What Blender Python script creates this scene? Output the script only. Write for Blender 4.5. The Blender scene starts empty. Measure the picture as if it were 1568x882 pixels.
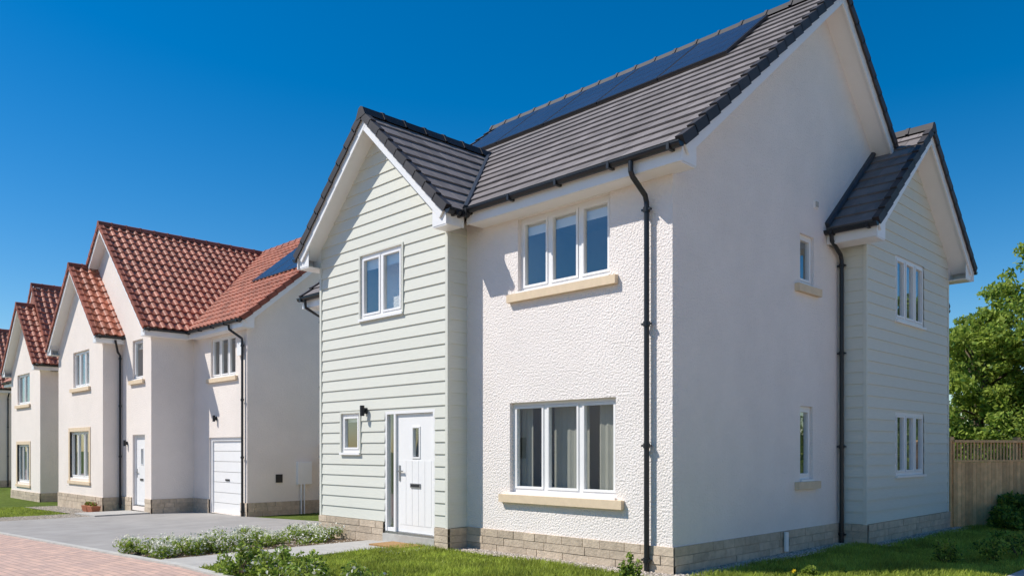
import bpy, math, random
import numpy as np
from mathutils import Vector
random.seed(3); rng=np.random.default_rng(3)
S=bpy.context.scene
COL=S.collection
# ---------------------------------------------------------------- materials
def mat(name,col,rough=.8,var=.12,nscale=6,bump=0,bscale=40,bdist=.01,rnd=0,metal=0,spec=.3,detail=4,streak=0):
    m=bpy.data.materials.new(name); m.use_nodes=True; nt=m.node_tree; N=nt.nodes; L=nt.links
    p=N['Principled BSDF']; p.inputs['Roughness'].default_value=rough; p.inputs['Metallic'].default_value=metal
    p.inputs['Specular IOR Level'].default_value=spec
    tc=N.new('ShaderNodeTexCoord')
    no=N.new('ShaderNodeTexNoise'); no.inputs['Scale'].default_value=nscale; no.inputs['Detail'].default_value=detail; no.inputs['Roughness'].default_value=.65
    if streak:
        mp=N.new('ShaderNodeMapping'); mp.inputs['Scale'].default_value=(1,1,streak); L.new(tc.outputs['Object'],mp.inputs[0]); L.new(mp.outputs[0],no.inputs['Vector'])
    else: L.new(tc.outputs['Object'],no.inputs['Vector'])
    mr=N.new('ShaderNodeMapRange'); mr.inputs[1].default_value=.3; mr.inputs[2].default_value=.7
    mr.inputs[3].default_value=1-var; mr.inputs[4].default_value=1+var; L.new(no.outputs[0],mr.inputs[0])
    val=mr.outputs[0]
    if rnd:
        at=N.new('ShaderNodeAttribute'); at.attribute_name='rnd'
        m2=N.new('ShaderNodeMapRange'); m2.inputs[3].default_value=1-rnd; m2.inputs[4].default_value=1+rnd; L.new(at.outputs['Fac'],m2.inputs[0])
        mu=N.new('ShaderNodeMath'); mu.operation='MULTIPLY'; L.new(val,mu.inputs[0]); L.new(m2.outputs[0],mu.inputs[1]); val=mu.outputs[0]
    vm=N.new('ShaderNodeVectorMath'); vm.operation='SCALE'; vm.inputs[0].default_value=col; L.new(val,vm.inputs['Scale'])
    L.new(vm.outputs[0],p.inputs['Base Color'])
    if bump:
        b=N.new('ShaderNodeBump'); b.inputs['Strength'].default_value=bump; b.inputs['Distance'].default_value=bdist
        n2=N.new('ShaderNodeTexNoise'); n2.inputs['Scale'].default_value=bscale; n2.inputs['Detail'].default_value=3
        L.new(tc.outputs['Object'],n2.inputs['Vector']); L.new(n2.outputs[0],b.inputs['Height']); L.new(b.outputs[0],p.inputs['Normal'])
    return m
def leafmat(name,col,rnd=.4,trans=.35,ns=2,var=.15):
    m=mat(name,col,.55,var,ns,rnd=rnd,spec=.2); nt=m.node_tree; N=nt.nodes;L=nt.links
    p=N['Principled BSDF']; src=p.inputs['Base Color'].links[0].from_socket
    t=N.new('ShaderNodeBsdfTranslucent'); L.new(src,t.inputs[0])
    mx=N.new('ShaderNodeMixShader'); mx.inputs[0].default_value=trans
    L.new(p.outputs[0],mx.inputs[1]); L.new(t.outputs[0],mx.inputs[2]); L.new(mx.outputs[0],N['Material Output'].inputs[0]); return m
def glassmat():
    m=bpy.data.materials.new('window_glass'); m.use_nodes=True; nt=m.node_tree; N=nt.nodes;L=nt.links
    N.remove(N['Principled BSDF'])
    g=N.new('ShaderNodeBsdfGlossy'); g.inputs['Roughness'].default_value=.01; g.inputs[0].default_value=(.9,.95,1,1)
    t=N.new('ShaderNodeBsdfTransparent'); t.inputs[0].default_value=(.86,.89,.88,1)
    f=N.new('ShaderNodeFresnel'); f.inputs[0].default_value=1.75
    mu=N.new('ShaderNodeMath'); mu.operation='MULTIPLY_ADD'; mu.inputs[1].default_value=1.5; mu.inputs[2].default_value=.06; mu.use_clamp=True
    L.new(f.outputs[0],mu.inputs[0])
    ge=N.new('ShaderNodeNewGeometry'); iv=N.new('ShaderNodeMath'); iv.operation='SUBTRACT'; iv.inputs[0].default_value=1; L.new(ge.outputs['Backfacing'],iv.inputs[1])
    m3=N.new('ShaderNodeMath'); m3.operation='MULTIPLY'; L.new(mu.outputs[0],m3.inputs[0]); L.new(iv.outputs[0],m3.inputs[1])
    no=N.new('ShaderNodeTexNoise'); no.inputs['Scale'].default_value=1.2; tc=N.new('ShaderNodeTexCoord'); L.new(tc.outputs['Object'],no.inputs['Vector'])
    b=N.new('ShaderNodeBump'); b.inputs['Distance'].default_value=.004; b.inputs['Strength'].default_value=.5; L.new(no.outputs[0],b.inputs['Height']); L.new(b.outputs[0],g.inputs['Normal'])
    mx=N.new('ShaderNodeMixShader'); L.new(m3.outputs[0],mx.inputs[0]); L.new(t.outputs[0],mx.inputs[1]); L.new(g.outputs[0],mx.inputs[2])
    L.new(mx.outputs[0],N['Material Output'].inputs[0]); return m
M={}
M['stucco']=mat('white_roughcast',(.89,.815,.765),.92,.035,1.3,bump=1.0,bscale=36,bdist=.02,spec=.1)
M['stucco2']=mat('cream_roughcast',(.86,.77,.695),.92,.04,1.0,bump=.7,bscale=28,bdist=.016,spec=.1)
M['siding']=mat('sage_weatherboard',(.69,.685,.605),.6,.04,5,bump=.15,bscale=25,bdist=.004,rnd=.02,spec=.25,streak=14)
M['white']=mat('white_upvc',(.88,.86,.84),.35,.02,3,spec=.45)
M['black']=mat('black_gutter_plastic',(.014,.015,.018),.38,.15,5,spec=.5)
M['tile']=mat('grey_roof_tile',(.205,.18,.175),.78,.16,3.2,bump=.3,bscale=70,bdist=.004,rnd=.14,spec=.25)
M['verge']=mat('dark_verge_tile',(.050,.044,.045),.6,.15,4,rnd=.2,spec=.35)
M['red']=mat('red_pantile',(.43,.15,.09),.6,.22,2.0,bump=.2,bscale=50,bdist=.004,rnd=.24,spec=.35)
M['redv']=mat('red_verge_tile',(.30,.095,.06),.7,.2,3,rnd=.2)
M['stone']=mat('sandstone_block',(.56,.455,.345),.9,.16,9,bump=.7,bscale=30,bdist=.014,rnd=.12,spec=.1)
M['mortar']=mat('mortar',(.47,.40,.32),.95,.1,10)
M['sill']=mat('cast_stone_sill',(.76,.60,.42),.85,.06,8,bump=.2,bscale=60,bdist=.003,spec=.15)
M['glass']=glassmat()
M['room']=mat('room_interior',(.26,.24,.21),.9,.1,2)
M['curtain']=mat('curtain_fabric',(.38,.36,.31),.95,.06,3)
M['blind']=mat('roller_blind',(.84,.84,.84),.8,.02,3)
M['pv']=mat('solar_cell_glass',(.025,.028,.045),.22,.15,1.5,spec=.5)
M['pvf']=mat('solar_frame',(.03,.03,.035),.4,.05,4,spec=.5)
M['metal']=mat('brushed_metal',(.45,.45,.45),.35,.05,10,metal=.9)
M['dark']=mat('dark_grey_paint',(.03,.03,.032),.5,.1,5)
M['lead']=mat('lead_flashing',(.05,.055,.065),.5,.2,6)
M['wood']=mat('fence_timber',(.78,.46,.22),.8,.18,7,bump=.3,bscale=30,bdist=.004,rnd=.22,spec=.15)
M['asphalt']=mat('asphalt',(.34,.32,.30),.95,.12,1.5,bump=.5,bscale=120,bdist=.006,spec=.15)
M['slab']=mat('path_slab',(.42,.40,.37),.9,.1,4,bump=.3,bscale=80,bdist=.004)
M['kerb']=mat('concrete_kerb',(.48,.46,.42),.9,.12,6,bump=.3,bscale=80,bdist=.004)
M['soil']=mat('soil',(.15,.105,.065),.95,.4,8,bump=1,bscale=25,bdist=.03)
M['gravelbase']=mat('gravel_bed',(.36,.32,.26),.95,.4,45,bump=1,bscale=60,bdist=.03,spec=.1)
M['pebble']=mat('pebbles',(.50,.43,.36),.8,.1,10,rnd=.45,spec=.2)
M['grassbase']=mat('lawn_soil',(.11,.15,.03),.95,.35,3,bump=1,bscale=60,bdist=.03,spec=.05)
M['grass']=leafmat('grass_blades',(.35,.41,.065),.4,.4,1.4,.45)
M['leaf']=leafmat('leaf_green',(.17,.26,.04),.5,.45)
M['leafl']=leafmat('leaf_light_green',(.32,.40,.07),.4,.5)
M['leafd']=leafmat('leaf_dark_green',(.06,.115,.022),.5,.3)
M['flower']=leafmat('white_petals',(.8,.78,.68),.12,.3)
M['yellow']=leafmat('yellow_petals',(.8,.6,.03),.1,.3)
M['bark']=mat('bark',(.12,.09,.06),.95,.3,12,bump=.8,bscale=20,bdist=.02)
M['terra']=mat('terracotta',(.42,.15,.08),.8,.12,6)
M['mat']=mat('coir_doormat',(.36,.21,.09),.95,.2,30)
def paver():
    m=mat('pink_block_paving',(.56,.385,.31),.9,.1,3,bump=0); nt=m.node_tree;N=nt.nodes;L=nt.links
    p=N['Principled BSDF']; src=p.inputs['Base Color'].links[0].from_socket
    tc=N.new('ShaderNodeTexCoord'); br=N.new('ShaderNodeTexBrick'); br.inputs['Scale'].default_value=1
    br.inputs['Brick Width'].default_value=.21; br.inputs['Row Height'].default_value=.105; br.inputs['Mortar Size'].default_value=.006
    br.inputs['Color1'].default_value=(1.12,1.08,1.05,1); br.inputs['Color2'].default_value=(.85,.86,.9,1); br.inputs['Mortar'].default_value=(.55,.6,.62,1); br.inputs['Bias'].default_value=0
    L.new(tc.outputs['Object'],br.inputs[0])
    mx=N.new('ShaderNodeMix'); mx.data_type='RGBA'; mx.blend_type='MULTIPLY'; mx.inputs[0].default_value=1
    L.new(src,mx.inputs[6]); L.new(br.outputs[0],mx.inputs[7]); L.new(mx.outputs[2],p.inputs['Base Color'])
    b=N.new('ShaderNodeBump'); b.invert=True; b.inputs['Strength'].default_value=.6; b.inputs['Distance'].default_value=.006; L.new(br.outputs['Fac'],b.inputs['Height']); L.new(b.outputs[0],p.inputs['Normal'])
    return m
M['paver']=paver()
# ---------------------------------------------------------------- mesh helpers
class MB:
    def __init__(s): s.v=[];s.f=[];s.m=[];s.r=[];s.mats=[]
    def mi(s,k):
        if k not in s.mats: s.mats.append(k)
        return s.mats.index(k)
    def face(s,pts,k,r=None):
        i=len(s.v); s.v+= [tuple(p) for p in pts]; s.f.append(tuple(range(i,i+len(pts)))); s.m.append(s.mi(k)); s.r.append(random.random() if r is None else r)
    def hexa(s,p,k,r=None):  # p: 8 pts bottom 0-3, top 4-7
        if r is None: r=random.random()
        i=len(s.v); s.v+=[tuple(q) for q in p]
        for f in ((3,2,1,0),(4,5,6,7),(0,1,5,4),(1,2,6,5),(2,3,7,6),(3,0,4,7)):
            s.f.append(tuple(i+j for j in f)); s.m.append(s.mi(k)); s.r.append(r)
    def box(s,x0,x1,y0,y1,z0,z1,k,r=None):
        s.hexa([(x0,y0,z0),(x1,y0,z0),(x1,y1,z0),(x0,y1,z0),(x0,y0,z1),(x1,y0,z1),(x1,y1,z1),(x0,y1,z1)],k,r)
    def tube(s,pts,rad,k,n=8,cap=True):
        pts=[Vector(p) for p in pts]; rs=rad if isinstance(rad,(list,tuple)) else [rad]*len(pts)
        rings=[]
        for i,p in enumerate(pts):
            d=(pts[min(i+1,len(pts)-1)]-pts[max(i-1,0)]).normalized()
            a=d.orthogonal().normalized() if i==0 else (pa-d*pa.dot(d)).normalized()
            pa=a; b=d.cross(a); base=len(s.v)
            for j in range(n):
                t=2*math.pi*j/n; s.v.append(tuple(p+(a*math.cos(t)+b*math.sin(t))*rs[i]))
            rings.append(base)
        r=random.random()
        for i in range(len(rings)-1):
            for j in range(n):
                s.f.append((rings[i]+j,rings[i]+(j+1)%n,rings[i+1]+(j+1)%n,rings[i+1]+j)); s.m.append(s.mi(k)); s.r.append(r)
        if cap:
            for b in (rings[0],rings[-1]): s.f.append(tuple(b+j for j in range(n))); s.m.append(s.mi(k)); s.r.append(r)
    def build(s,name,parent=None,smooth=False):
        me=bpy.data.meshes.new(name); me.from_pydata(s.v,[],s.f)
        for k in s.mats: me.materials.append(M[k])
        me.polygons.foreach_set('material_index',s.m)
        a=me.attributes.new('rnd','FLOAT','FACE'); a.data.foreach_set('value',s.r)
        if smooth: me.polygons.foreach_set('use_smooth',[True]*len(s.f))
        me.update(); o=bpy.data.objects.new(name,me); COL.objects.link(o)
        if parent: o.parent=parent
        return o
def empty(name):
    e=bpy.data.objects.new(name,None); COL.objects.link(e); return e
class Fr:
    def __init__(s,o,U,N): s.o=o;s.U=U;s.N=N
    def p(s,u,n,z): return (s.o[0]+s.U[0]*u+s.N[0]*n, s.o[1]+s.U[1]*u+s.N[1]*n, z)
    def box(s,mb,u0,u1,n0,n1,z0,z1,k,r=None):
        P=s.p; mb.hexa([P(u0,n0,z0),P(u1,n0,z0),P(u1,n1,z0),P(u0,n1,z0),P(u0,n0,z1),P(u1,n0,z1),P(u1,n1,z1),P(u0,n1,z1)],k,r)
def FX(y): return Fr((0,y),(1,0),(0,-1))     # facade facing -Y, u = x
def FXb(y): return Fr((0,y),(1,0),(0,1))     # facing +Y
def FY(x): return Fr((x,0),(0,1),(1,0))      # facing +X, u = y
def FYb(x): return Fr((x,0),(0,1),(-1,0))    # facing -X
def wall(mb,fr,u0,u1,z0,z1,ops=(),k='stucco',depth=.14,gable=None,reveal=True):
    us=sorted({u0,u1,*[o[0] for o in ops],*[o[1] for o in ops]}); zs=sorted({z0,z1,*[o[2] for o in ops if z0<o[2]<z1],*[o[3] for o in ops if z0<o[3]<z1]})
    for i in range(len(us)-1):
        for j in range(len(zs)-1):
            cu=(us[i]+us[i+1])/2; cz=(zs[j]+zs[j+1])/2
            if any(o[0]<cu<o[1] and o[2]<cz<o[3] for o in ops): continue
            mb.face([fr.p(us[i],0,zs[j]),fr.p(us[i+1],0,zs[j]),fr.p(us[i+1],0,zs[j+1]),fr.p(us[i],0,zs[j+1])],k,.5)
    if reveal:
      for a,b,c,d in ops:
        for q in (((a,c),(a,d)),((b,c),(b,d)),((a,c),(b,c)),((a,d),(b,d))):
            (ua,za),(ub,zb)=q
            mb.face([fr.p(ua,0,za),fr.p(ub,0,zb),fr.p(ub,-depth,zb),fr.p(ua,-depth,za)],k,.5)
    if gable: mb.face([fr.p(u0,0,z1),fr.p(u1,0,z1)]+[fr.p(u,0,z) for u,z in gable],k,.5)
def siding(mb,fr,lim,z0,z1,ops=(),h=.19):
    z=z0
    while z<z1-1e-4:
        zt=min(z+h,z1); r=random.random()
        cuts=sorted({z,zt,*[q for o in ops for q in (o[2],o[3]) if z<q<zt]})
        off=lambda q:.005+.017*(1-(q-z)/h)
        for a,b in zip(cuts,cuts[1:]):
            la,ra=lim(a); lb,rb=lim(b)
            segs=[[la,lb,ra,rb]]
            for o in sorted(ops):
                if o[2]<=a+1e-5 and o[3]>=b-1e-5:
                    s=segs.pop(); segs.append([s[0],s[1],o[0],o[0]]); segs.append([o[1],o[1],s[2],s[3]])
            for s in segs:
                if s[2]-s[0]<.005: continue
                mb.face([fr.p(s[0],off(a),a),fr.p(s[2],off(a),a),fr.p(s[3],off(b),b),fr.p(s[1],off(b),b)],'siding',r)
                if a==z: mb.face([fr.p(s[0],0,a),fr.p(s[2],0,a),fr.p(s[2],off(a),a),fr.p(s[0],off(a),a)],'siding',r)
        z=zt
def plinth(mb,fr,u0,u1,z0,z1,n=.03,rows=3,k='stone'):
    fr.box(mb,u0,u1,-.02,n-.012,z0-.25,z1-.004,'mortar')
    h=(z1-z0)/rows
    for i in range(rows):
        u=u0; first=True
        while u<u1-1e-3:
            w=random.uniform(.2,.5)
            e=u+w
            if u1-e<.15: e=u1
            j=random.uniform(-.005,.007); g=.0045
            fr.box(mb,u+(0 if first else g),e-(0 if e==u1 else g),-.02,n+j,z0+i*h+g-(.25 if i==0 else 0),z0+(i+1)*h-g*(i<rows-1),k)
            u=e; first=False
def window(parent,fr,u0,u1,z0,z1,n=2,sb=.07,curtain=None,name='window',sill=None,surround=False,bars=False):
    mb=MB(); B=lambda *a:fr.box(mb,*a)
    fw=.05; d0,d1=-sb-.07,-sb
    B(u0,u1,d0,d1,z0,z0+fw,'white');B(u0,u1,d0,d1,z1-fw,z1,'white')
    B(u0,u0+fw,d0,d1,z0+fw,z1-fw,'white');B(u1-fw,u1,d0,d1,z0+fw,z1-fw,'white')
    w=(u1-u0)/n
    for i in range(1,n): B(u0+w*i-fw*.6,u0+w*i+fw*.6,d0,d1,z0+fw,z1-fw,'white')
    for i in range(n):
        a=u0+w*i+(fw if i==0 else fw*.6); b=u0+w*(i+1)-(fw if i==n-1 else fw*.6); c=z0+fw; e=z1-fw
        s=.038; D0,D1=-sb-.055,-sb+.012; g=.004
        B(a+g,b-g,D0,D1,c+g,c+s,'white');B(a+g,b-g,D0,D1,e-s,e-g,'white');B(a+g,a+s,D0,D1,c+s,e-s,'white');B(b-s,b-g,D0,D1,c+s,e-s,'white')
        q=-sb-.025
        mb.face([fr.p(a+s-.005,q,c+s-.005),fr.p(b-s+.005,q,c+s-.005),fr.p(b-s+.005,q,e-s+.005),fr.p(a+s-.005,q,e-s+.005)],'glass')
        if bars: B(a+s,b-s,q-.012,q+.01,(c+e)/2-.012,(c+e)/2+.012,'white'); B((a+b)/2-.012,(a+b)/2+.012,q-.011,q+.011,c+s,e-s,'white')
    # room behind
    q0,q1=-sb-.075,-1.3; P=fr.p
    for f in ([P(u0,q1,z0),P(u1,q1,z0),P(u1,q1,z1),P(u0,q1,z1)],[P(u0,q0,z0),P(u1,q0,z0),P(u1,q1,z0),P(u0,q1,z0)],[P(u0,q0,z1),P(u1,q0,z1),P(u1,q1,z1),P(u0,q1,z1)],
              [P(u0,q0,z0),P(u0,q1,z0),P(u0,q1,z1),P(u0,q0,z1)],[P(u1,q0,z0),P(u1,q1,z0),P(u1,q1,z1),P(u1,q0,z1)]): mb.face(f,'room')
    def pleat(a,b,zz0,zz1,k='curtain',q=-sb-.2,amp=.025,per=.09):
        m=max(4,int((b-a)/per*4)); pr=None
        for i in range(m+1):
            u=a+(b-a)*i/m; o=q+amp*math.sin((u-a)/per*2*math.pi)
            if pr: mb.face([P(pr[0],pr[1],zz0),P(u,o,zz0),P(u,o,zz1),P(pr[0],pr[1],zz1)],k,.5)
            pr=(u,o)
    if curtain=='full':
        pleat(u0+.02,u0+w*.42,z0+.02,z1-.02,q=-sb-.15,amp=.010,per=.12); pleat(u0+w*1.0,u1-w*1.0,z0+.02,z1-.02,q=-sb-.19,per=.13,amp=.008); pleat(u1-w*.68,u1-.02,z0+.02,z1-.02,q=-sb-.15,amp=.010,per=.12)
    elif curtain=='sides':
        pleat(u0+.02,u0+.22,z0,z1); pleat(u1-.22,u1-.02,z0,z1)
    elif curtain=='blind':
        h=(z1-z0)*.22; mb.face([P(u0+.04,-sb-.09,z1-h),P(u1-.04,-sb-.09,z1-h),P(u1-.04,-sb-.09,z1),P(u0+.04,-sb-.09,z1)],'blind',.5)
    if sill=='stone': B(u0-.17,u1+.14,-sb+.0,.075,z0-.15,z0-.035,'sill'); B(u0,u1,-sb-.06,.03,z0-.034,z0-.002,'white')
    elif sill=='white': B(u0-.03,u1+.03,-sb,.055,z0-.045,z0-.004,'white')
    if surround:
        s=.13; B(u0-s,u0,-.05,.02,z0-.1,z1+s,'sill');B(u1,u1+s,-.05,.02,z0-.1,z1+s,'sill');B(u0,u1,-.05,.018,z1,z1+s,'sill');B(u0-s-.03,u1+s+.03,-.05,.05,z0-.2,z0-.1,'sill')
    return mb.build(name,parent)
FLAT=[(0,-.006),(.008,0),(.292,0),(.2995,-.006)]
PAN=[(0,-.012),(.03,.018),(.075,.036),(.12,.018),(.15,-.008),(.2,-.014)]
def gable_roof(parent,O,A,B,L,bl,br,zl,zrr,zr,style='flat',ends=(True,False),eav=((0,1e3),(0,1e3)),oh=.3,gaps=.32,name='roof'):
    """O: verge/ridge start (x,y); A along ridge; B across. bl/br half widths on -B/+B side."""
    O=Vector((O[0],O[1],0));A=Vector((A[0],A[1],0));B=Vector((B[0],B[1],0))
    tb=MB(); wb=MB(); gb=MB(); vb=MB()
    tile,ver=('tile','verge') if style=='flat' else ('red','redv')
    prof,per=(FLAT,.3) if style=='flat' else (PAN,.25)
    for side,bw,ze,ev in ((-1,bl,zl,eav[0]),(1,br,zrr,eav[1])):
        Sl=math.hypot(bw,zr-ze); sd=(B*side*bw+Vector((0,0,ze-zr)))/Sl
        nn=(B*side*(zr-ze)+Vector((0,0,bw)))/Sl
        R=O+Vector((0,0,zr))
        P=lambda a,s,h:R+A*a+sd*s+nn*h
        nc=max(1,round(Sl/gaps)); g=Sl/nc; t=.034 if style=='pan' else .027
        nt=int(L/per)+2
        for i in range(nc):
            s0=Sl-i*g; s1=s0-g-.0; off=(per/2 if (i%2 and style=='flat') else 0)
            row=[]
            for k in range(-1,nt):
                rr=random.random()
                for (pa,ph) in prof:
                    a=k*per+off+pa
                    row.append((a,ph,rr))
            row=[r for r in row if 0<=r[0]<=L]
            if row[0][0]>0: row.insert(0,(0,row[0][1],row[0][2]))
            if row[-1][0]<L: row.append((L,row[-1][1],row[-1][2]))
            base=len(tb.v); n=len(row); ti=tb.mi(tile)
            jj=random.uniform(-.003,.003)
            for a,ph,_ in row:
                tb.v+=[tuple(P(a,s0,ph-.012)),tuple(P(a,s0,ph+t+jj)),tuple(P(a,s1,ph+jj))]
            for q in range(n-1):
                b0=base+q*3; b1=b0+3
                tb.f+=[(b0,b1,b1+1,b0+1),(b0+1,b1+1,b1+2,b0+2)]; tb.m+=[ti,ti]; tb.r+=[row[q][2]]*2
            for e,ea in ((0,-.045),(1,L-.06)):
                if ends[e]:
                    a0,a1=ea,ea+.105
                    vb.hexa([P(a0,s0+.02,-.075),P(a1,s0+.02,-.02),P(a1,s1,-.02),P(a0,s1,-.095),P(a0,s0+.02,t+.03),P(a1,s0+.02,t+.03),P(a1,s1,.03),P(a0,s1,.03)],ver)
        for e in (0,1):
            if not ends[e]: continue
            a0=0+side*.0011 if e==0 else L-.028+side*.0011
            wb.hexa([P(a0,-.02,-.21),P(a0+.028,-.02,-.21),P(a0+.028,Sl-.04,-.21),P(a0,Sl-.04,-.21),P(a0,-.02,-.045),P(a0+.028,-.02,-.045),P(a0+.028,Sl-.04,-.045),P(a0,Sl-.04,-.045)],'white')
            x0,x1=(.03,oh+.1) if e==0 else (L-oh-.1,L-.03)
            wb.hexa([P(x0,0,-.17),P(x1,0,-.17),P(x1,Sl-.08,-.17),P(x0,Sl-.08,-.17),P(x0,0,-.055),P(x1,0,-.055),P(x1,Sl-.08,-.055),P(x0,Sl-.08,-.055)],'white')
            # boxed eave end
            sl=(zr-ze)/bw; q=bw-.045; z0=ze-.225
            def W(a,b,z): return O+A*a+B*side*b+Vector((0,0,z))
            y0,y1=(.034,oh+.02) if e==0 else (L-oh-.02,L-.034)
            pr=[(q,z0),(q,ze-.06),(q-oh-.03,ze-.06+sl*(oh)),(q-oh-.03,z0)]
            wb.face([W(y0,*p) for p in pr],'white'); wb.face([W(y1,*p) for p in pr],'white')
            wb.face([W(y0,pr[0][0],z0),W(y1,pr[0][0],z0),W(y1,pr[3][0],z0),W(y0,pr[3][0],z0)],'white')
            wb.face([W(y0,pr[0][0],z0),W(y1,pr[0][0],z0),W(y1,pr[0][0],ze-.06),W(y0,pr[0][0],ze-.06)],'white')
        if ev:
            a0,a1=max(ev[0],.0),min(ev[1],L)
            def W(a,b,z): return O+A*a+B*side*b+Vector((0,0,z))
            def wbx(mb,a0,a1,b0,b1,z0,z1,k): mb.hexa([W(a0,b0,z0),W(a1,b0,z0),W(a1,b1,z0),W(a0,b1,z0),W(a0,b0,z1),W(a1,b0,z1),W(a1,b1,z1),W(a0,b1,z1)],k)
            wbx(wb,a0+.003,a1-.003,bw-.04,bw-.015,ze-.24,ze-.03,'white')
            wbx(wb,a0+.04,a1-.04,bw-oh-.06,bw-.042,ze-.245,ze-.228,'white')
            n=8; r=.058; cb=bw+.045; cz=ze-.045
            ring=[(cb+r*math.cos(math.pi+math.pi*j/n),cz+r*math.sin(math.pi+math.pi*j/n)) for j in range(n+1)]
            for j in range(n):
                gb.face([W(a0-.03,*ring[j]),W(a1+.02,*ring[j]),W(a1+.02,*ring[j+1]),W(a0-.03,*ring[j+1])],'black',.5)
            for aa in (a0-.03,a1+.02): gb.face([W(aa,*q) for q in ring],'black',.5)
            wbx(gb,a0-.03,a1+.02,cb+r-.008,cb+r+.006,cz-.008,cz+.008,'black')
            m=max(1,int((a1-a0)/.85))
            for j in range(m+1):
                aa=a0+.12+(a1-a0-.24)*j/m
                wbx(gb,aa-.02,aa+.02,cb-r-.012,cb+r+.012,cz-r-.012,cz+.012,'black')
    # ridge caps
    a=-.05 if ends[0] else 0
    sl=(zr-zl)/bl; sr=(zr-zrr)/br
    while a<L:
        e=min(a+.45,L+.03)
        pts=[(-.13,-.13*sl+.055),(-.06,.07),(0,.095),(.06,.07),(.13,-.13*sr+.055)]
        for sc,x0,x1 in ((1.0,a,e-.03),(1.12,e-.05,e)):
            R1=[O+A*x0+B*(p[0]*sc)+Vector((0,0,zr+p[1]*1.0+(sc-1)*.1)) for p in pts]; R2=[q+A*(x1-x0) for q in R1]
            rr=random.random()
            for j in range(4): vb.face([R1[j],R1[j+1],R2[j+1],R2[j]],ver,rr)
            vb.face(R1+[R1[0]+Vector((0,0,-.05))],ver,rr); vb.face(R2,ver,rr)
        a=e
    tb.build(name+'_tiles',parent); vb.build(name+'_verge_and_ridge',parent)
    if wb.v: wb.build(name+'_soffit_fascia',parent)
    if gb.v: gb.build(name+'_gutter',parent)
def pipe(parent,pts,r=.034,name='downpipe',clips=True):
    mb=MB(); mb.tube(pts,r,'black',10)
    (x,y,z0),(x1,y1,z1)=pts[-2],pts[-1]
    for f in (.02,.33,.66,.97):
        z=z0+(z1-z0)*f; mb.tube([(x,y,z-.03),(x,y,z+.03)],r+.011,'black',10)
        mb.box(x-.07,x+.07,y-.02,y+.02,z-.012,z+.012,'black')
    mb.build(name,parent,False)
def light(parent,fr,u,z):
    mb=MB(); fr.box(mb,u-.035,u+.035,0,.03,z-.05,z+.05,'dark'); c=fr.p(u,.085,0)
    mb.tube([(c[0],c[1],z-.09),(c[0],c[1],z+.09)],.04,'dark',12); fr.box(mb,u-.012,u+.012,.03,.06,z-.012,z+.012,'dark'); mb.build('wall_light',parent)

# ================================================================ MAIN HOUSE
H=empty('rendered_house')
P_=.38; WX0,WX1=-7.5,-3.85
mb=MB()
opF=[(-2.87,-.88,.92,2.24),(-2.70,-.98,3.87,4.94)]
wall(mb,FX(0),WX1-.3,0,0,5.15,opF)
wall(mb,FX(.0),WX0,WX1-.3,0,5.15)
RY=4.2;RZ=8.84
opG=[(3.42,3.90,4.11,4.88),(3.42,3.86,1.09,2.22)]
wall(mb,FY(0),0,8.3,0,4.95,opG,gable=[(RY,RZ-.1),(0,5.40)])
mb.face([(0,8.3,0),(0,8.84,0),(0,8.84,4.5),(0,8.3,4.95)],'stucco',.5)
wall(mb,FYb(WX0),0,8.84,0,4.6,gable=[(RY,RZ-.1),(0,5.40)])
wall(mb,FXb(8.84),WX0,0,0,4.5)
mb.build('walls',H)
mb=MB()
# front wing
ops=[(-6.2,-4.99,3.82,4.92),(-6.80,-6.22,1.50,2.19),(-5.48,-4.156,.15,2.19)]
wall(mb,FX(-P_),WX0,WX1,0,5.1,ops,k='siding',gable=[(WX1,5.3),(-5.675,7.06),(WX0,5.3)])
sl=(7.2-5.15)/2.18
lim=lambda z:(WX0,WX1) if z<5.3 else (WX0+(z-5.3)/sl*.99,WX1-(z-5.3)/sl*.99)
siding(mb,FX(-P_),lim,.34,7.0,ops)
wall(mb,FY(WX1),-P_,0,0,5.1,k='siding'); siding(mb,FY(WX1),lambda z:(-P_,0),.34,5.0)
wall(mb,FYb(WX0),-P_,0,0,5.1,k='siding'); siding(mb,FYb(WX0),lambda z:(-P_,0),.34,5.0)
for x in (WX0,WX1): FX(-P_).box(mb,x-.03,x+.03,-.03,.030,.32,5.02,'siding',.6)
for a,b,c,d in ops[:2]:
    f=FX(-P_); t=.035
    f.box(mb,a-t,a,0,.035,c-t,d+t,'siding',.9);f.box(mb,b,b+t,0,.035,c-t,d+t,'siding',.9);f.box(mb,a,b,0,.035,d,d+t,'siding',.9)
# rear wing
X2=.43
opw=[(6.10,7.49,3.80,4.92),(6.10,7.49,1.1,2.2)]
wall(mb,FY(X2),4.84,8.84,0,5.1,opw,k='siding',gable=[(8.84,5.28),(6.8+.04,7.06),(4.84,5.28)])
s2=(7.2-5.1)/2.45
lim2=lambda z:(4.84,8.84) if z<5.25 else (4.84+(z-5.25)/s2,8.84-(z-5.25)/s2)
siding(mb,FY(X2),lim2,.34,6.9,opw)
wall(mb,FX(4.84),0,X2,0,5.1,k='siding'); siding(mb,FX(4.84),lambda z:(0,X2),.34,5.0)
wall(mb,FXb(8.84),0,X2,0,5.1,k='siding'); siding(mb,FXb(8.84),lambda z:(0,X2),.34,5.0)
for y in (4.84,8.84): FY(X2).box(mb,y-.026,y+.026,-.026,.028,.32,5.0,'siding',.6)
mb.build('weatherboard_cladding',H)
mb=MB()
plinth(mb,FX(0),WX1,0.03,0,.34); plinth(mb,FY(0),.0,4.84,0,.34)
plinth(mb,FX(-P_),WX0-.03,-5.5,0,.33,n=.045); plinth(mb,FX(-P_),-4.13,WX1+.045,0,.33,n=.045)
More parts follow.
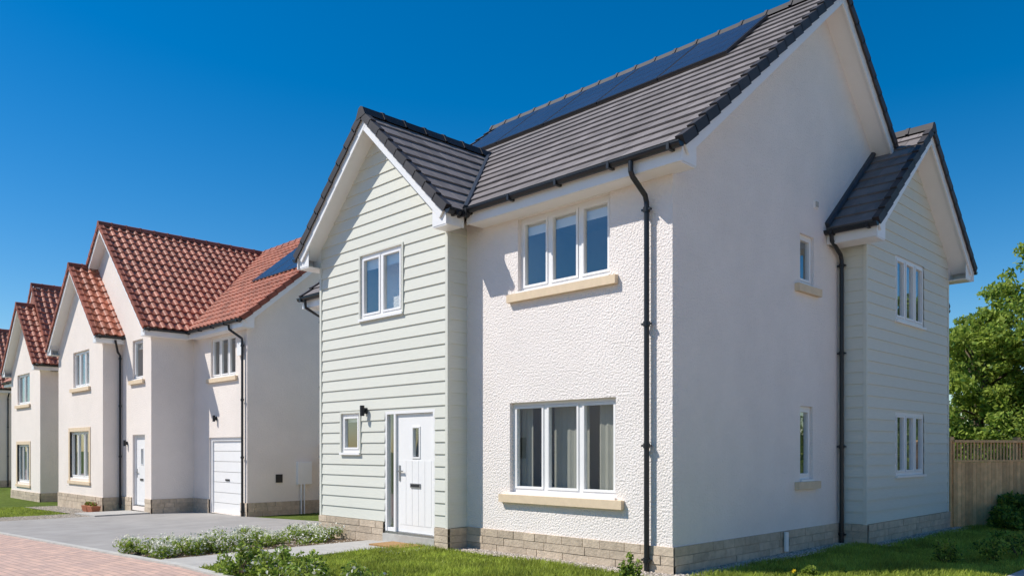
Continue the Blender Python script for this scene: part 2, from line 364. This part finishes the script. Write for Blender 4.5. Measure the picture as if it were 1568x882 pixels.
plinth(mb,FY(WX1),-P_,0,0,.33,n=.045); plinth(mb,FX(4.84),0,X2+.045,0,.33,n=.045); plinth(mb,FY(X2),4.84,8.9,0,.33,n=.045)
plinth(mb,FYb(WX0),-P_,8.84,-.1,.33,n=.03)
mb.build('stone_plinth',H)
# roofs
gable_roof(H,(.34,RY),(-1,0),(0,1),8.0,RY+.32,4.94,5.2,4.39,RZ,ends=(True,True),eav=((0,3.84),(0,8)),name='main_roof')
gable_roof(H,(-5.68,-.70),(0,1),(1,0),2.95,2.18,2.18,5.15,5.15,7.2,ends=(True,False),eav=((0,1.2),(0,.36)),name='front_wing_roof')
gable_roof(H,(.80,6.8),(-1,0),(0,1),2.6,2.45,2.45,5.1,5.1,7.2,ends=(True,False),eav=((0,.8),(0,.8)),oh=.35,name='side_wing_roof')
mb=MB(); wallx=-1.79
mb.face([(wallx,4.5,4),(wallx,9.1,4),(wallx,9.1,5.1),(wallx,6.8,7.15),(wallx,4.5,5.1)],'lead')
mb.tube([(-5.68,2.19,7.23),(-3.47,-.35,5.2)],.05,'lead',6)
mb.tube([(-5.68,2.19,7.23),(-7.9,-.35,5.2)],.05,'lead',6)
mb.tube([(.02,4.32,5.16),(.02,6.35,6.9)],.05,'lead',6)
mb.build('lead_valley_flashing',H)
# side extension on the left
mb=MB()
wall(mb,FX(.65),-9.2,WX0,-.3,4.85,k='stucco'); wall(mb,FYb(-9.2),.65,5.95,-.3,4.85,k='stucco',gable=[(5.95,4.9),(3.3,7.1),(.65,4.9)])
wall(mb,FXb(5.95),-9.2,WX0,-.3,4.85); plinth(mb,FX(.65),-9.2,WX0,-.05,.33)
mb.build('side_extension_walls',H)
gable_roof(H,(-9.5,3.3),(1,0),(0,1),1.95,2.95,2.95,4.75,4.75,7.2,ends=(True,False),name='side_extension_roof')
pipe(H,[(-9.25,.28,4.66),(-9.25,.3,4.5),(-9.1,.58,4.3),(-9.1,.58,-.1)])
# windows
window(H,FX(0),*opF[0],n=3,curtain='full',sill='stone'); window(H,FX(0),*opF[1],n=3,curtain='blind',sill='stone')
window(H,FX(-P_),*ops[0],n=2,curtain='blind',sb=-.0,sill='white'); window(H,FX(-P_),*ops[1],n=1,sb=0,sill='white',curtain='blind')
window(H,FY(0),*opG[0],n=1,sill='stone',sb=.05); window(H,FY(0),*opG[1],n=1,sill='stone',sb=.05)
window(H,FY(X2),*opw[0],n=3,curtain='sides',sb=0,sill='white'); window(H,FY(X2),*opw[1],n=3,curtain='sides',sb=0,sill='white')
mb=MB(); FX(0).box(mb,-2.70,-.98,-.05,.012,4.945,5.0,'white'); 
for i in range(12): FX(0).box(mb,-2.6+i*.13,-2.52+i*.13,.012,.02,4.962,4.985,'kerb')
mb.build('window_head_vents',H)
def door(parent,fr,u0,u1,z0,z1,side=None,sb=.0):
    mb=MB(); B=lambda *a:fr.box(mb,*a); f=.05
    B(u0,u1,-sb-.08,-sb+.01,z1-f,z1,'white');B(u0,u0+f,-sb-.08,-sb+.01,z0,z1-f,'white');B(u1-f,u1,-sb-.08,-sb+.01,z0,z1-f,'white')
    B(u0,u1,-sb-.08,-sb+.02,z0,z0+.04,'metal'); a=u0+f
    if side:
        B(u0+f+side,u0+f*2+side,-sb-.08,-sb+.008,z0+.04,z1-f,'white')
        P=fr.p; mb.face([P(a,-sb-.03,z0+.1),P(a+side,-sb-.03,z0+.1),P(a+side,-sb-.03,z1-f),P(a,-sb-.03,z1-f)],'glass')
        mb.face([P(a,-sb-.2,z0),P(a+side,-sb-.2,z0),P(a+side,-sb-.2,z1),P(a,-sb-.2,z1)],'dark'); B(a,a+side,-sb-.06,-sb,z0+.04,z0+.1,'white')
        a=u0+2*f+side
    b=u1-f; c=z0+.045; e=z1-f-.005; q=-sb-.03
    wu0,wu1=(a+b)/2-.06,(a+b)/2+.1; wz0,wz1=z0+1.28,z0+1.75
    for s in ((a+.005,wu0,c,e),(wu1,b-.005,c,e),(wu0,wu1,c,wz0),(wu0,wu1,wz1,e)): B(s[0],s[1],q-.05,q,s[2],s[3],'white')
    fr_=.025; B(wu0-fr_,wu1+fr_,q,q+.012,wz0-fr_,wz0,'white');B(wu0-fr_,wu1+fr_,q,q+.012,wz1,wz1+fr_,'white');B(wu0-fr_,wu0,q,q+.012,wz0,wz1,'white');B(wu1,wu1+fr_,q,q+.012,wz0,wz1,'white')
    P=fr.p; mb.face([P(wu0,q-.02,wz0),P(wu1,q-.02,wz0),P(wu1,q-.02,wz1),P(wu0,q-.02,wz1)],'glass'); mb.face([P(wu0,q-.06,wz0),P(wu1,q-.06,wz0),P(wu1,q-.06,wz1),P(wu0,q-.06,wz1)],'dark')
    k=5; w=(b-a-.16)/k
    for i in range(k):
        x0=a+.08+i*w+.004;x1=x0+w-.008
        B(x0,x1,q,q+.004,c+.12,wz0-.06,'white')
    B((a+b)/2-.12,(a+b)/2+.14,q+.006,q+.02,z0+.78,z0+.85,'metal'); B((a+b)/2-.1,(a+b)/2+.12,q+.02,q+.026,z0+.795,z0+.835,'dark')
    B(a+.06,a+.1,q,q+.014,z0+.88,z0+1.14,'metal'); B(a+.065,a+.2,q+.03,q+.05,z0+1.03,z0+1.055,'metal'); B(a+.07,a+.09,q+.014,q+.03,z0+1.035,z0+1.05,'metal')
    return mb.build('front_door',parent)
door(H,FX(-P_),-5.48,-4.156,.15,2.19,side=.19)
mb=MB(); FX(-P_).box(mb,-5.5,-4.13,.0,.05,0,.148,'kerb'); mb.build('door_threshold',H)
light(H,FX(-P_-.02),-6.02,2.22)
pipe(H,[(-.36,-.37,5.12),(-.36,-.37,4.98),(-.36,-.33,4.92),(-.34,-.10,4.74),(-.34,-.07,4.66),(-.34,-.07,.02)])
pipe(H,[(.10,4.31,5.0),(.10,4.33,4.9),(.075,4.72,4.74),(.075,4.76,4.66),(.075,4.76,.02)])
mb=MB(); mb.tube([(.075,2.83,.05),(.075,2.83,.33)],.035,'white',10); FY(0).box(mb,3.9,4.02,0,.02,5.36,5.48,'white'); FY(0).box(mb,3.92,4.0,.02,.035,5.38,5.46,'kerb'); mb.build('vent_pipe',H)
# solar panels
def solar(parent,x0,x1,n,ys,ye,ridge_y,ridge_z,slope,name='solar_panel_array'):
    mb=MB(); Ln=math.hypot(1,slope); nx=(0,-slope/Ln,1/Ln)
    def Pt(x,y,h): return (x,y+nx[1]*h,ridge_z-slope*(ridge_y-y)+nx[2]*h)
    w=(x1-x0)/n
    for i in range(n):
        a=x0+i*w+.01;b=x0+(i+1)*w-.01
        def bx(a,b,c,d,h0,h1,k): mb.hexa([Pt(a,c,h0),Pt(b,c,h0),Pt(b,d,h0),Pt(a,d,h0),Pt(a,c,h1),Pt(b,c,h1),Pt(b,d,h1),Pt(a,d,h1)],k)
        bx(a,b,ys,ye,.03,.075,'pvf'); bx(a+.03,b-.03,ys+.025,ye-.025,.075,.0785,'pv')
        m=6
        for j in range(1,m): xx=a+(b-a)*j/m; bx(xx-.003,xx+.003,ys+.03,ye-.03,.0786,.0792,'pvf')
        for j in range(1,4): yy=ys+(ye-ys)*j/4; bx(a+.03,b-.03,yy-.003,yy+.003,.0793,.0798,'pvf')
    mb.build(name,parent)
solar(H,-7.25,-.80,5,2.68,4.0,RY,RZ,(RZ-5.2)/4.52)

# ================================================================ NEIGHBOURS
zA=-.3
A=empty('red_roofed_house'); mb=MB()
opg=[(-17.5,-15.45,zA,1.9),(-17.4,-15.8,3.65,4.8)]
wall(mb,FX(1.9),-18.6,-15.1,zA,5.0,opg,k='stucco2')
wall(mb,FY(-15.1),1.9,10.2,zA,5.0,k='stucco2',gable=[(10.2,5.2),(6.04,8.75),(1.9,5.25)])
wall(mb,FXb(10.2),-25.8,-15.1,zA,5.1,k='stucco2')
wall(mb,FYb(-25.8),.64,10.2,zA,5.1,k='stucco2')
opd=[(-20.1,-19.1,zA+.12,2.0),(-20.1,-19.25,3.69,4.88)]
wall(mb,FX(.64),-25.8,-18.6,zA,5.0,opd,k='stucco2',gable=[(-18.6,5.3),(-22.2,8.72),(-25.8,5.3)])
wall(mb,FY(-18.6),.64,1.9,zA,5.1,k='stucco2')
ops2=[(-24.06,-22.4,3.62,4.8),(-24.4,-22.4,.6,2.15)]
wall(mb,FX(.1),-25.72,-21.1,zA-.1,5.0,ops2,k='stucco2',gable=[(-21.1,5.3),(-23.4,7.5),(-25.72,5.3)])
wall(mb,FY(-21.1),.1,.64,zA,5.1,k='stucco2'); wall(mb,FYb(-25.72),.1,.64,zA,5.1,k='stucco2')
mb.build('walls',A)
mb=MB(); plinth(mb,FX(1.9),-18.6,-17.5,zA,.08); plinth(mb,FX(1.9),-15.45,-15.07,zA,.08);plinth(mb,FY(-15.1),1.9,10.2,zA,.08)
plinth(mb,FX(.64),-21.1,-20.15,zA,.08);plinth(mb,FX(.64),-19.05,-18.57,zA,.08);plinth(mb,FY(-18.6),.64,1.9,zA,.08);plinth(mb,FX(.1),-25.72,-21.07,zA,.05);plinth(mb,FY(-21.1),.1,.64,zA,.05)
mb.build('stone_plinth',A)
gable_roof(A,(-14.8,6.04),(-1,0),(0,1),11.3,4.44,4.44,5.1,5.1,8.85,'pan',ends=(True,True),eav=((0,3.5),(0,11)),name='main_roof')
gable_roof(A,(-22.2,.34),(0,1),(1,0),6.0,3.9,3.9,5.1,5.1,8.85,'pan',ends=(True,False),eav=(None,(0,1.4)),name='wing_roof')
gable_roof(A,(-23.4,-.2),(0,1),(1,0),3.0,2.6,2.6,5.09,5.09,7.62,'pan',ends=(True,False),eav=((0,.9),(0,.9)),name='bay_roof')
window(A,FX(1.9),*opg[1],n=3,sill='stone',curtain='sides'); window(A,FX(.64),*opd[1],n=1,sill='stone',curtain='blind')
window(A,FX(.1),*ops2[0],n=3,sill='stone',curtain='sides'); window(A,FX(.1),*ops2[1],n=3,surround=True,curtain='sides')
door(A,FX(.64),*opd[0],sb=.07)
mb=MB(); f=FX(1.9)
for i in range(7):
    h=(1.9-zA-.1)/7; f.box(mb,-17.4,-15.55,-.13,-.09,zA+.01+i*h,zA+.01+(i+1)*h-.012,'white')
f.box(mb,-17.4,-15.55,-.15,-.13,zA,1.8,'kerb'); f.box(mb,-17.5,-15.45,-.14,-.05,1.8,1.9,'white'); f.box(mb,-17.5,-17.4,-.14,-.05,zA,1.8,'white'); f.box(mb,-15.55,-15.45,-.14,-.05,zA,1.8,'white')
f.box(mb,-16.6,-16.35,-.09,-.07,zA+.95,zA+1.0,'dark'); mb.build('garage_door',A)
light(A,FX(1.9),-17.0,2.45); light(A,FX(.64),-20.55,1.75)
mb=MB(); g=FY(-15.1)
g.box(mb,3.4,3.85,.0,.09,.55,1.2,'white'); g.box(mb,2.75,2.95,0,.03,.62,.85,'dark'); mb.tube([(-15.0,3.5,.55),(-15.0,3.5,zA)],.02,'white',6); mb.tube([(-15.0,3.6,.55),(-15.0,3.6,zA)],.02,'white',6)
mb.build('meter_box',A)
mb=MB(); FX(1.9).box(mb,-15.55,-15.3,0,.08,4.15,4.5,'white'); mb.build('alarm_box',A)
pipe(A,[(-15.5,1.55,4.98),(-15.5,1.57,4.85),(-15.25,1.82,4.6),(-15.25,1.83,4.5),(-15.25,1.83,zA)])
pipe(A,[(-20.75,.35,4.95),(-20.75,.37,4.85),(-20.98,.5,4.6),(-20.98,.57,4.5),(-20.98,.57,zA)])
solar(A,-18.2,-15.1,3,3.6,5.6,6.04,8.85,(8.85-5.1)/4.44)
def neighbour(ox,oy,zb,name):
    E=empty(name); mb=MB(); D=-.2
    o=[(ox-3.4,ox-1.5,3.43,4.67),(ox-3.4,ox-1.5,.2,1.76)]
    wall(mb,FX(oy),ox-4.4,ox,zb,4.8,o,k='stucco2',gable=[(ox,5.1),(ox-2.2,7.35),(ox-4.4,5.1)])
    wall(mb,FY(ox),oy,oy+9,zb,4.9,k='stucco2'); wall(mb,FYb(ox-11),oy+1.5,oy+9,zb,4.9,k='stucco2'); wall(mb,FX(oy+1.5),ox-11,ox-4.4,zb,4.9,k='stucco2'); wall(mb,FXb(oy+9),ox-11,ox,zb,4.9,k='stucco2')
    wall(mb,FYb(ox-4.4),oy,oy+1.5,zb,4.9,k='stucco2')
    wall(mb,FX(oy+.55),ox-4.9,ox-.01,4.7,4.8,k='stucco2',gable=[(ox,5.0),(ox-2.4,8.2),(ox-4.9,5.0)])
    mb.build('walls',E)
    mb=MB(); plinth(mb,FX(oy),ox-4.4,ox+.03,zb,zb+.35); plinth(mb,FY(ox),oy,oy+4,zb,zb+.35); mb.build('stone_plinth',E)
    gable_roof(E,(ox-2.2,oy-.3),(0,1),(1,0),2.0,2.5,2.5,4.9,4.9,7.5,'pan',eav=((0,1.2),(0,2)),name='bay_roof')
    gable_roof(E,(ox-2.4,oy+.3),(0,1),(1,0),5,2.8,2.75,4.88,4.88,8.4,'pan',eav=(None,(1.5,5)),name='wing_roof')
    gable_roof(E,(ox-.6,oy+5.2),(-1,0),(0,1),10.7,4,4.1,4.9,4.9,8.4,'pan',ends=(True,True),eav=((5,10.7),(0,10)),name='main_roof')
    window(E,FX(oy),*o[0],n=2,sill='stone',curtain='sides'); window(E,FX(oy),*o[1],n=3,surround=True,curtain='sides')
    pipe(E,[(ox+.25,oy+1.4,4.75),(ox+.25,oy+1.4,4.6),(ox+.07,oy+1.4,4.4),(ox+.07,oy+1.4,zb)])
neighbour(-29.8,.55,-.52,'red_roofed_house'); neighbour(-45.5,1.5,-.5,'red_roofed_house')
# houses across the street (seen only in window reflections)
for ox,oy in ((-30,-20),(-14,-20)):
    E=empty('offscreen_opposite_house'); mb=MB(); o=[(-8.5,-6.8,1,2.2),(-4,-2.3,1,2.2),(-8.5,-6.8,3.6,4.8),(-4,-2.3,3.6,4.8)]
    o=[(ox+a+10,ox+b+10,c,d) for a,b,c,d in o]
    wall(mb,FXb(-20),ox,ox+11,-.5,5,o); wall(mb,FX(-28),ox,ox+11,-.5,5); g=[(-20,5.1),(-24,8.4),(-28,5.1)]
    wall(mb,FY(ox+11),-28,-20,-.5,5,gable=g); wall(mb,FYb(ox),-28,-20,-.5,5,gable=g); mb.build('walls',E)
    for q in o: window(E,FXb(-20),*q,n=2)
    gable_roof(E,(ox-.3,-24),(1,0),(0,1),11.6,4.35,4.35,5.05,5.05,8.6,'flat',ends=(True,True),name='roof')
# unseen house across the side road, added to bounce sun onto the gable
E=empty('offscreen_opposite_house'); mb=MB(); o=[(-4,-2.3,1,2.2),(1,2.7,1,2.2),(-4,-2.3,3.6,4.8),(1,2.7,3.6,4.8)]
wall(mb,FYb(14),-6,6,0,5,o); wall(mb,FY(22),-6,6,0,5); g=[(22,5.1),(18,8.4),(14,5.1)]
wall(mb,FX(-6),14,22,0,5,gable=g); wall(mb,FXb(6),14,22,0,5,gable=g); mb.build('walls',E)
for q in o: window(E,FYb(14),*q,n=2)
gable_roof(E,(18,-6.3),(0,1),(1,0),12.6,4.35,4.35,5.05,5.05,8.6,'flat',ends=(True,True),name='roof')

# ================================================================ GROUND
XB=[-700,-60,-30,-25,-20,-15,-10,-5,0,20,700]
def gz(x):
    if x>=-5: return 0.
    if x>=-15: return -.03*(-5-x)
    if x>=-30: return -.3-.0147*(-15-x)
    return -.52
def sheet(name,x0,x1,y0,y1,off,k,th=0):
    xs=[x0]+[x for x in XB if x0<x<x1]+[x1]; mb=MB()
    for a,b in zip(xs,xs[1:]):
        za,zb=gz(a)+off,gz(b)+off
        if th: mb.hexa([(a,y0,za-th),(b,y0,zb-th),(b,y1,zb-th),(a,y1,za-th),(a,y0,za),(b,y0,zb),(b,y1,zb),(a,y1,za)],k,.5)
        else: mb.face([(a,y0,za),(b,y0,zb),(b,y1,zb),(a,y1,za)],k,.5)
    return mb
def sh(name,*a,**k): return sheet(name,*a,**k).build(name)
sh('ground',-700,700,-700,700,0,'grassbase')
sh('road',-90,40,-13.5,-4.1,.010,'paver')
sh('kerb',-90,4.55,-4.1,-3.99,.035,'kerb',th=.3)
sh('footpath',2.95,4.5,-3.99,60,.02,'slab',th=.3); sh('kerb',4.51,4.62,-3.99,60,.06,'kerb',th=.3); sh('bounce_side_road',4.63,11.5,-4.099,60,.014,'paver')  # side road: out-of-view pale paving added to bounce warm light onto gable
sh('asphalt_driveway',-18.9,-7.62,-3.99,1.9,.014,'asphalt')
sh('driveway_edging',-7.62,-7.54,-3.99,.6,.03,'kerb',th=.3)
sh('gravel_strip',-20.6,-18.9,-3.99,-.9,.012,'gravelbase'); sh('gravel_strip',-26,-20.4,-.9,.1,.012,'gravelbase')
sh('footpath',-20.4,-18.62,-.9,.64,.05,'slab',th=.3)
sh('planting_bed',-7.54,-5.9,-3.99,-.42,.012,'soil')
sh('footpath',-5.9,-4.62,-3.99,-.42,.022,'slab',th=.3)
sh('footpath',-4.61,-4.0,-1.3,-.42,.020,'slab',th=.3)
sh('gravel_strip',-4.0,.3,-.36,0.0,.012,'gravelbase'); sh('gravel_strip',.0,.3,.0,4.84,.012,'gravelbase'); sh('gravel_strip',.43,.72,4.84,9.3,.012,'gravelbase')
mb=MB(); mb.box(-5.1,-4.3,-.98,-.5,.022,.045,'mat'); mb.build('doormat')
def gpoint(x,y): return np.array([gz(v) for v in x])
def mesh_np(name,V,F,k,rnd,parent=None):
    me=bpy.data.meshes.new(name); me.from_pydata(V.tolist(),[],F.tolist())
    ks=k if isinstance(k,list) else [k]
    for q in ks: me.materials.append(M[q])
    a=me.attributes.new('rnd','FLOAT','FACE'); a.data.foreach_set('value',rnd.astype(np.float32))
    o=bpy.data.objects.new(name,me); COL.objects.link(o)
    if parent: o.parent=parent
    return o
def grass(name,regs,h=.055):
    Vs=[]
    for x0,x1,y0,y1,dens in regs:
        n=int((x1-x0)*(y1-y0)*dens); x=rng.uniform(x0,x1,n);y=rng.uniform(y0,y1,n); z=gpoint(x,y)
        hh=h*rng.uniform(.5,1.25,n)*(1+.35*np.sin(x*2.1+np.sin(y*1.7)*2)); a=rng.uniform(0,6.28,n); w=.006+.004*rng.random(n)
        l=rng.normal(0,.45,(n,2))*hh[:,None]
        p=np.stack([np.stack([x-np.cos(a)*w,y-np.sin(a)*w,z],1),np.stack([x+np.cos(a)*w,y+np.sin(a)*w,z],1),np.stack([x+l[:,0],y+l[:,1],z+hh],1)],1)
        Vs.append(p.reshape(-1,3))
    V=np.concatenate(Vs); F=np.arange(len(V)).reshape(-1,3); mesh_np(name,V,F,'grass',rng.random(len(F)))
grass('lawn_grass',[(-4.6,0.3,-3.95,-.34,2600),(.3,2.93,-3.5,-.5,1500),(.28,2.93,-.5,4.84,2600),(.7,2.93,4.84,13,1600),(-26,-20.7,-3.9,-1,400)])
def pebbles(name,regs,sz=.015):
    oc=np.array([(1,0,0),(0,1,0),(-1,0,0),(0,-1,0),(0,0,.7),(0,0,-.7)]); fc=np.array([(0,1,4),(1,2,4),(2,3,4),(3,0,4),(1,0,5),(2,1,5),(3,2,5),(0,3,5)])
    Vs=[];Fs=[];R=[];b=0
    for x0,x1,y0,y1,dens in regs:
        n=int((x1-x0)*(y1-y0)*dens); x=rng.uniform(x0,x1,n);y=rng.uniform(y0,y1,n); z=gpoint(x,y)+.016; s=sz*rng.uniform(.5,1.4,n); t=rng.uniform(0,6.28,n)
        sx=oc[None,:,:]*s[:,None,None]*np.stack([rng.uniform(.7,1.4,n),rng.uniform(.7,1.2,n),rng.uniform(.6,1,n)],1)[:,None,:]
        X=sx[:,:,0]*np.cos(t)[:,None]-sx[:,:,1]*np.sin(t)[:,None]+x[:,None]; Y=sx[:,:,0]*np.sin(t)[:,None]+sx[:,:,1]*np.cos(t)[:,None]+y[:,None]; Z=sx[:,:,2]+z[:,None]
        Vs.append(np.stack([X,Y,Z],2).reshape(-1,3)); Fs.append((fc[None]+(np.arange(n)*6)[:,None,None]+b).reshape(-1,3)); b+=n*6; R.append(np.repeat(rng.random(n),8))
    mesh_np(name,np.concatenate(Vs),np.concatenate(Fs),'pebble',np.concatenate(R))
pebbles('gravel',[(-4.0,.38,-.42,-.04,1300),(.04,.38,-.1,4.8,1200),(.46,.8,4.84,9.2,800),(-20.6,-18.9,-3.9,-.9,250),(-26,-20.4,-.9,.05,200),(-7.5,-5.9,-3.9,-.45,120)])
def leafcloud(name,cl,n,size,mats,probs,parent=None,flat=1.0):
    """cl: list of (x,y,z,rx,ry,rz,weight)"""
    cl=np.array(cl,float); w=cl[:,6]/cl[:,6].sum(); idx=rng.choice(len(cl),n,p=w); c=cl[idx]
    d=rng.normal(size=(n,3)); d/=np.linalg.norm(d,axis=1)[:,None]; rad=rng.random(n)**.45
    ctr=c[:,:3]+d*rad[:,None]*c[:,3:6]
    a=rng.normal(size=(n,3)); a/=np.linalg.norm(a,axis=1)[:,None]; b=np.cross(a,rng.normal(size=(n,3))); b/=np.linalg.norm(b,axis=1)[:,None]
    s=size*rng.uniform(.6,1.4,n)[:,None]
    V=np.stack([ctr-a*s,ctr+b*s*.5,ctr+a*s,ctr-b*s*.5],1).reshape(-1,3); F=np.arange(n*4).reshape(-1,4)
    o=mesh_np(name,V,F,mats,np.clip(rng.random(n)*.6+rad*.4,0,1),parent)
    o.data.polygons.foreach_set('material_index',rng.choice(len(mats),n,p=probs).astype(np.int32)); return o
def shrub(name,x,y,r,h,n=1500,size=.022,mats=('leaf','leafl','leafd'),probs=(.4,.3,.3),nc=10,fl=None):
    E=empty(name); cl=[]; z=gz(x); mb=MB()
    for i in range(nc):
        t=random.uniform(0,6.28); q=r*math.sqrt(random.random())*.8; zz=z+h*random.uniform(.25,.85)*(1-.4*q/r)
        cx,cy=x+q*math.cos(t),y+q*math.sin(t); cl.append((cx,cy,zz,r*.35,r*.35,h*.28,1)); mb.tube([(x+q*.2*math.cos(t),y+q*.2*math.sin(t),z),(cx,cy,zz+h*.2)],[.008,.003],'bark',4)
    mb.build('stems',E); leafcloud('leaves',cl,n,size,list(mats),list(probs),E)
    if fl: leafcloud('flowers',[(c[0],c[1],c[2]+.05,c[3]*1.15,c[4]*1.15,c[5]*1.1,1) for c in cl],fl[1],fl[2],[fl[0]],[1],E)
for i,(x,y) in enumerate([(-6.3,-3.6),(-6.9,-3.3),(-6.5,-2.8),(-7.1,-2.5),(-6.4,-2.1),(-7.0,-1.7),(-6.5,-1.3),(-7.2,-.95),(-7.1,-3.75),(-6.25,-3.0),(-6.9,-.8),(-6.6,-3.75),(-7.2,-2.0)]):
    shrub('flowering_shrub',x,y,.42,.30,1300,.02,mats=('leaf','leafl'),probs=(.5,.5),fl=('flower',420,.022))
for x,y,h in [(-3.5,-3.55,.42),(-3.0,-3.7,.46),(-2.5,-3.6,.40),(-2.0,-3.75,.42),(-1.5,-3.65,.38),(-4.0,-3.5,.34),(-2.9,-3.3,.36),(-1.1,-3.6,.34),(-3.8,-3.8,.44)]:
    shrub('garden_shrub',x,y,.3,h,1000,.026,mats=('leafl','leaf','leafd','flower'),probs=(.42,.38,.13,.07))
for x,y,r,h in [(.1,-1.0,.14,.38),(2.05,3.4,.22,.42),(2.4,4.2,.25,.35),(2.2,5.6,.3,.35),(2.6,4.9,.25,.4),(1.2,1.2,.1,.12)]:
    shrub('garden_shrub',x,y,r,h,700,.024,mats=('leafl','leaf','leafd'),probs=(.5,.3,.2))
for x,y,r,h in [(1.5,10.0,.6,.8),(1.9,11.0,.7,1.1),(1.4,9.3,.4,.5),(2.3,10.4,.5,.7)]:
    shrub('hedge_shrub',x,y,r,h,4000,.045,mats=('leafd','leaf','leafl'),probs=(.5,.4,.1),nc=16)
shrub('dandelion',1.15,.9,.05,.1,60,.02,fl=('yellow',30,.018),nc=3)
E=empty('terracotta_planter'); mb=MB(); z=gz(-21.4)
for x in (-21.7,-21.2): mb.hexa([(x,-.3,z),(x+.4,-.3,z),(x+.4,-.1,z),(x,-.1,z),(x-.04,-.34,z+.2),(x+.44,-.34,z+.2),(x+.44,-.06,z+.2),(x-.04,-.06,z+.2)],'terra')
mb.build('troughs',E); leafcloud('flowers',[(-21.5,-.2,z+.25,.2,.1,.08,1),(-21.0,-.2,z+.25,.2,.1,.08,1)],300,.03,['leaf','terra'],[.6,.4],E)
# fences
def fence(name,x0,y0,x1,y1,zt=1.74,zp=1.3):
    E=empty(name); mb=MB(); Ln=math.hypot(x1-x0,y1-y0); U=((x1-x0)/Ln,(y1-y0)/Ln); N=(U[1],-U[0]); f=Fr((x0,y0),U,N); z=gz(x0)
    u=0
    while u<Ln:
        f.box(mb,u,u+.095,0,.02,z+.03,zp+random.uniform(-.004,.004),'wood'); u+=.102
    u=0
    while u<Ln: f.box(mb,u,u+.035,.0,.02,zp+.04,zt-.05,'wood'); u+=.09
    f.box(mb,0,Ln,-.01,.035,zp+.004,zp+.04,'wood'); f.box(mb,0,Ln,-.02,.05,zt-.05,zt,'wood')
    u=0
    while u<Ln: f.box(mb,u-.05,u+.05,-.12,-.012,z-.1,zt+.06,'wood'); u+=1.83
    f.box(mb,0,Ln,-.05,-.003,z+.4,z+.48,'wood'); mb.build('boards',E)
fence('timber_fence',.5,8.95,2.9,14.2); fence('timber_fence',-15.05,4.3,-9.25,4.3)
# trees
def tree(name,x,y,h,r,n=26000,size=.11,nc=46,light=.45,base=.22):
    E=empty(name); mb=MB(); z=gz(x); top=z+h
    pts=[Vector((x,y,z)),Vector((x+.1,y,z+h*.25)),Vector((x-.1,y+.1,z+h*.5)),Vector((x,y,z+h*.8))]
    mb.tube(pts,[.2,.15,.1,.03],'bark',10); cl=[]
    for i in range(nc):
        t=random.uniform(0,6.28); v=random.random(); zz=z+h*(base+(.97-base)*v); rr=r*math.sin(math.pi*min(1,(.22+.74*v)))**.7*math.sqrt(random.uniform(.1,1))
        c=Vector((x+rr*math.cos(t),y+rr*math.sin(t),zz)); q=r*random.uniform(.13,.25); cl.append((c.x,c.y,c.z,q,q,q*.8,q**2))
        s=pts[1].lerp(pts[3],max(0,min(1,v*.8))); mid=s.lerp(c,.5)+Vector((0,0,.15)); mb.tube([s,mid,c],[.05,.03,.01],'bark',5)
        for _ in range(2):
            d=Vector((random.gauss(0,1),random.gauss(0,1),random.gauss(0,.8))).normalized()*q*1.3; cl.append((c.x+d.x,c.y+d.y,c.z+d.z,q*.5,q*.5,q*.4,q**2*.3))
    mb.build('trunk_and_limbs',E); leafcloud('foliage',cl,n,size,['leaf','leafl','leafd'],[.9-light,light,.1],E)
tree('broadleaf_tree',.6,21.6,8.9,3.1,40000,.075,86,light=.6)
tree('broadleaf_tree',-2.3,21.0,6.2,2.2,24000,.075,56,light=.8,base=.1)
tree('broadleaf_tree',-3.6,25.5,6.2,2.5,17000,.085,40,light=.8,base=.1)
tree('broadleaf_tree',3.4,21,8.0,3,18000,.085,46,light=.6)
tree('broadleaf_tree',1.0,27,8.0,3.4,18000,.1,46,light=.5)
cl=[(random.uniform(-8,10),random.uniform(18.5,20.5),random.uniform(.3,2.6),.9,.8,.7,1) for _ in range(60)]
leafcloud('hedge_foliage',cl,30000,.07,['leaf','leafl','leafd'],[.4,.4,.2])
cl=[(random.uniform(-160,120),random.uniform(85,110),random.uniform(0,5.5),5,4,3,1) for _ in range(200)]
leafcloud('distant_trees',cl,30000,.55,['leaf','leafd'],[.5,.5])

# ================================================================ LIGHT / CAMERA
el=math.radians(50); az=math.radians(41)
sv=Vector((-math.sin(az)*math.cos(el),-math.cos(az)*math.cos(el),math.sin(el)))
sd=bpy.data.lights.new('sun','SUN'); sd.energy=5.0; sd.angle=math.radians(.53); sd.color=(1,.96,.89)
so=bpy.data.objects.new('sun',sd); COL.objects.link(so); so.rotation_euler=(-sv).to_track_quat('-Z','Y').to_euler()
w=bpy.data.worlds.new('World'); S.world=w; w.use_nodes=True; nt=w.node_tree; N=nt.nodes; L=nt.links
sk=N.new('ShaderNodeTexSky'); sk.sky_type='NISHITA'; sk.sun_disc=False; sk.sun_elevation=el; sk.sun_rotation=math.atan2(sv.x,sv.y); sk.air_density=1.0; sk.dust_density=.25; sk.ozone_density=2.8
hs=N.new('ShaderNodeHueSaturation'); hs.inputs['Saturation'].default_value=1.5; hs.inputs['Value'].default_value=1.0
L.new(sk.outputs[0],hs.inputs['Color']); L.new(hs.outputs[0],N['Background'].inputs[0]); N['Background'].inputs[1].default_value=.125
cd=bpy.data.cameras.new('camera'); cd.sensor_width=36; cd.lens=28.17; cd.shift_y=.1575; cd.clip_end=3000; cd.clip_start=.1
co=bpy.data.objects.new('camera',cd); COL.objects.link(co); co.location=(5.656,-8.363,1.55); co.rotation_euler=(math.radians(90),0,math.radians(45.4)); S.camera=co
S.view_settings.view_transform='Standard'; S.view_settings.look='None'; S.view_settings.exposure=0
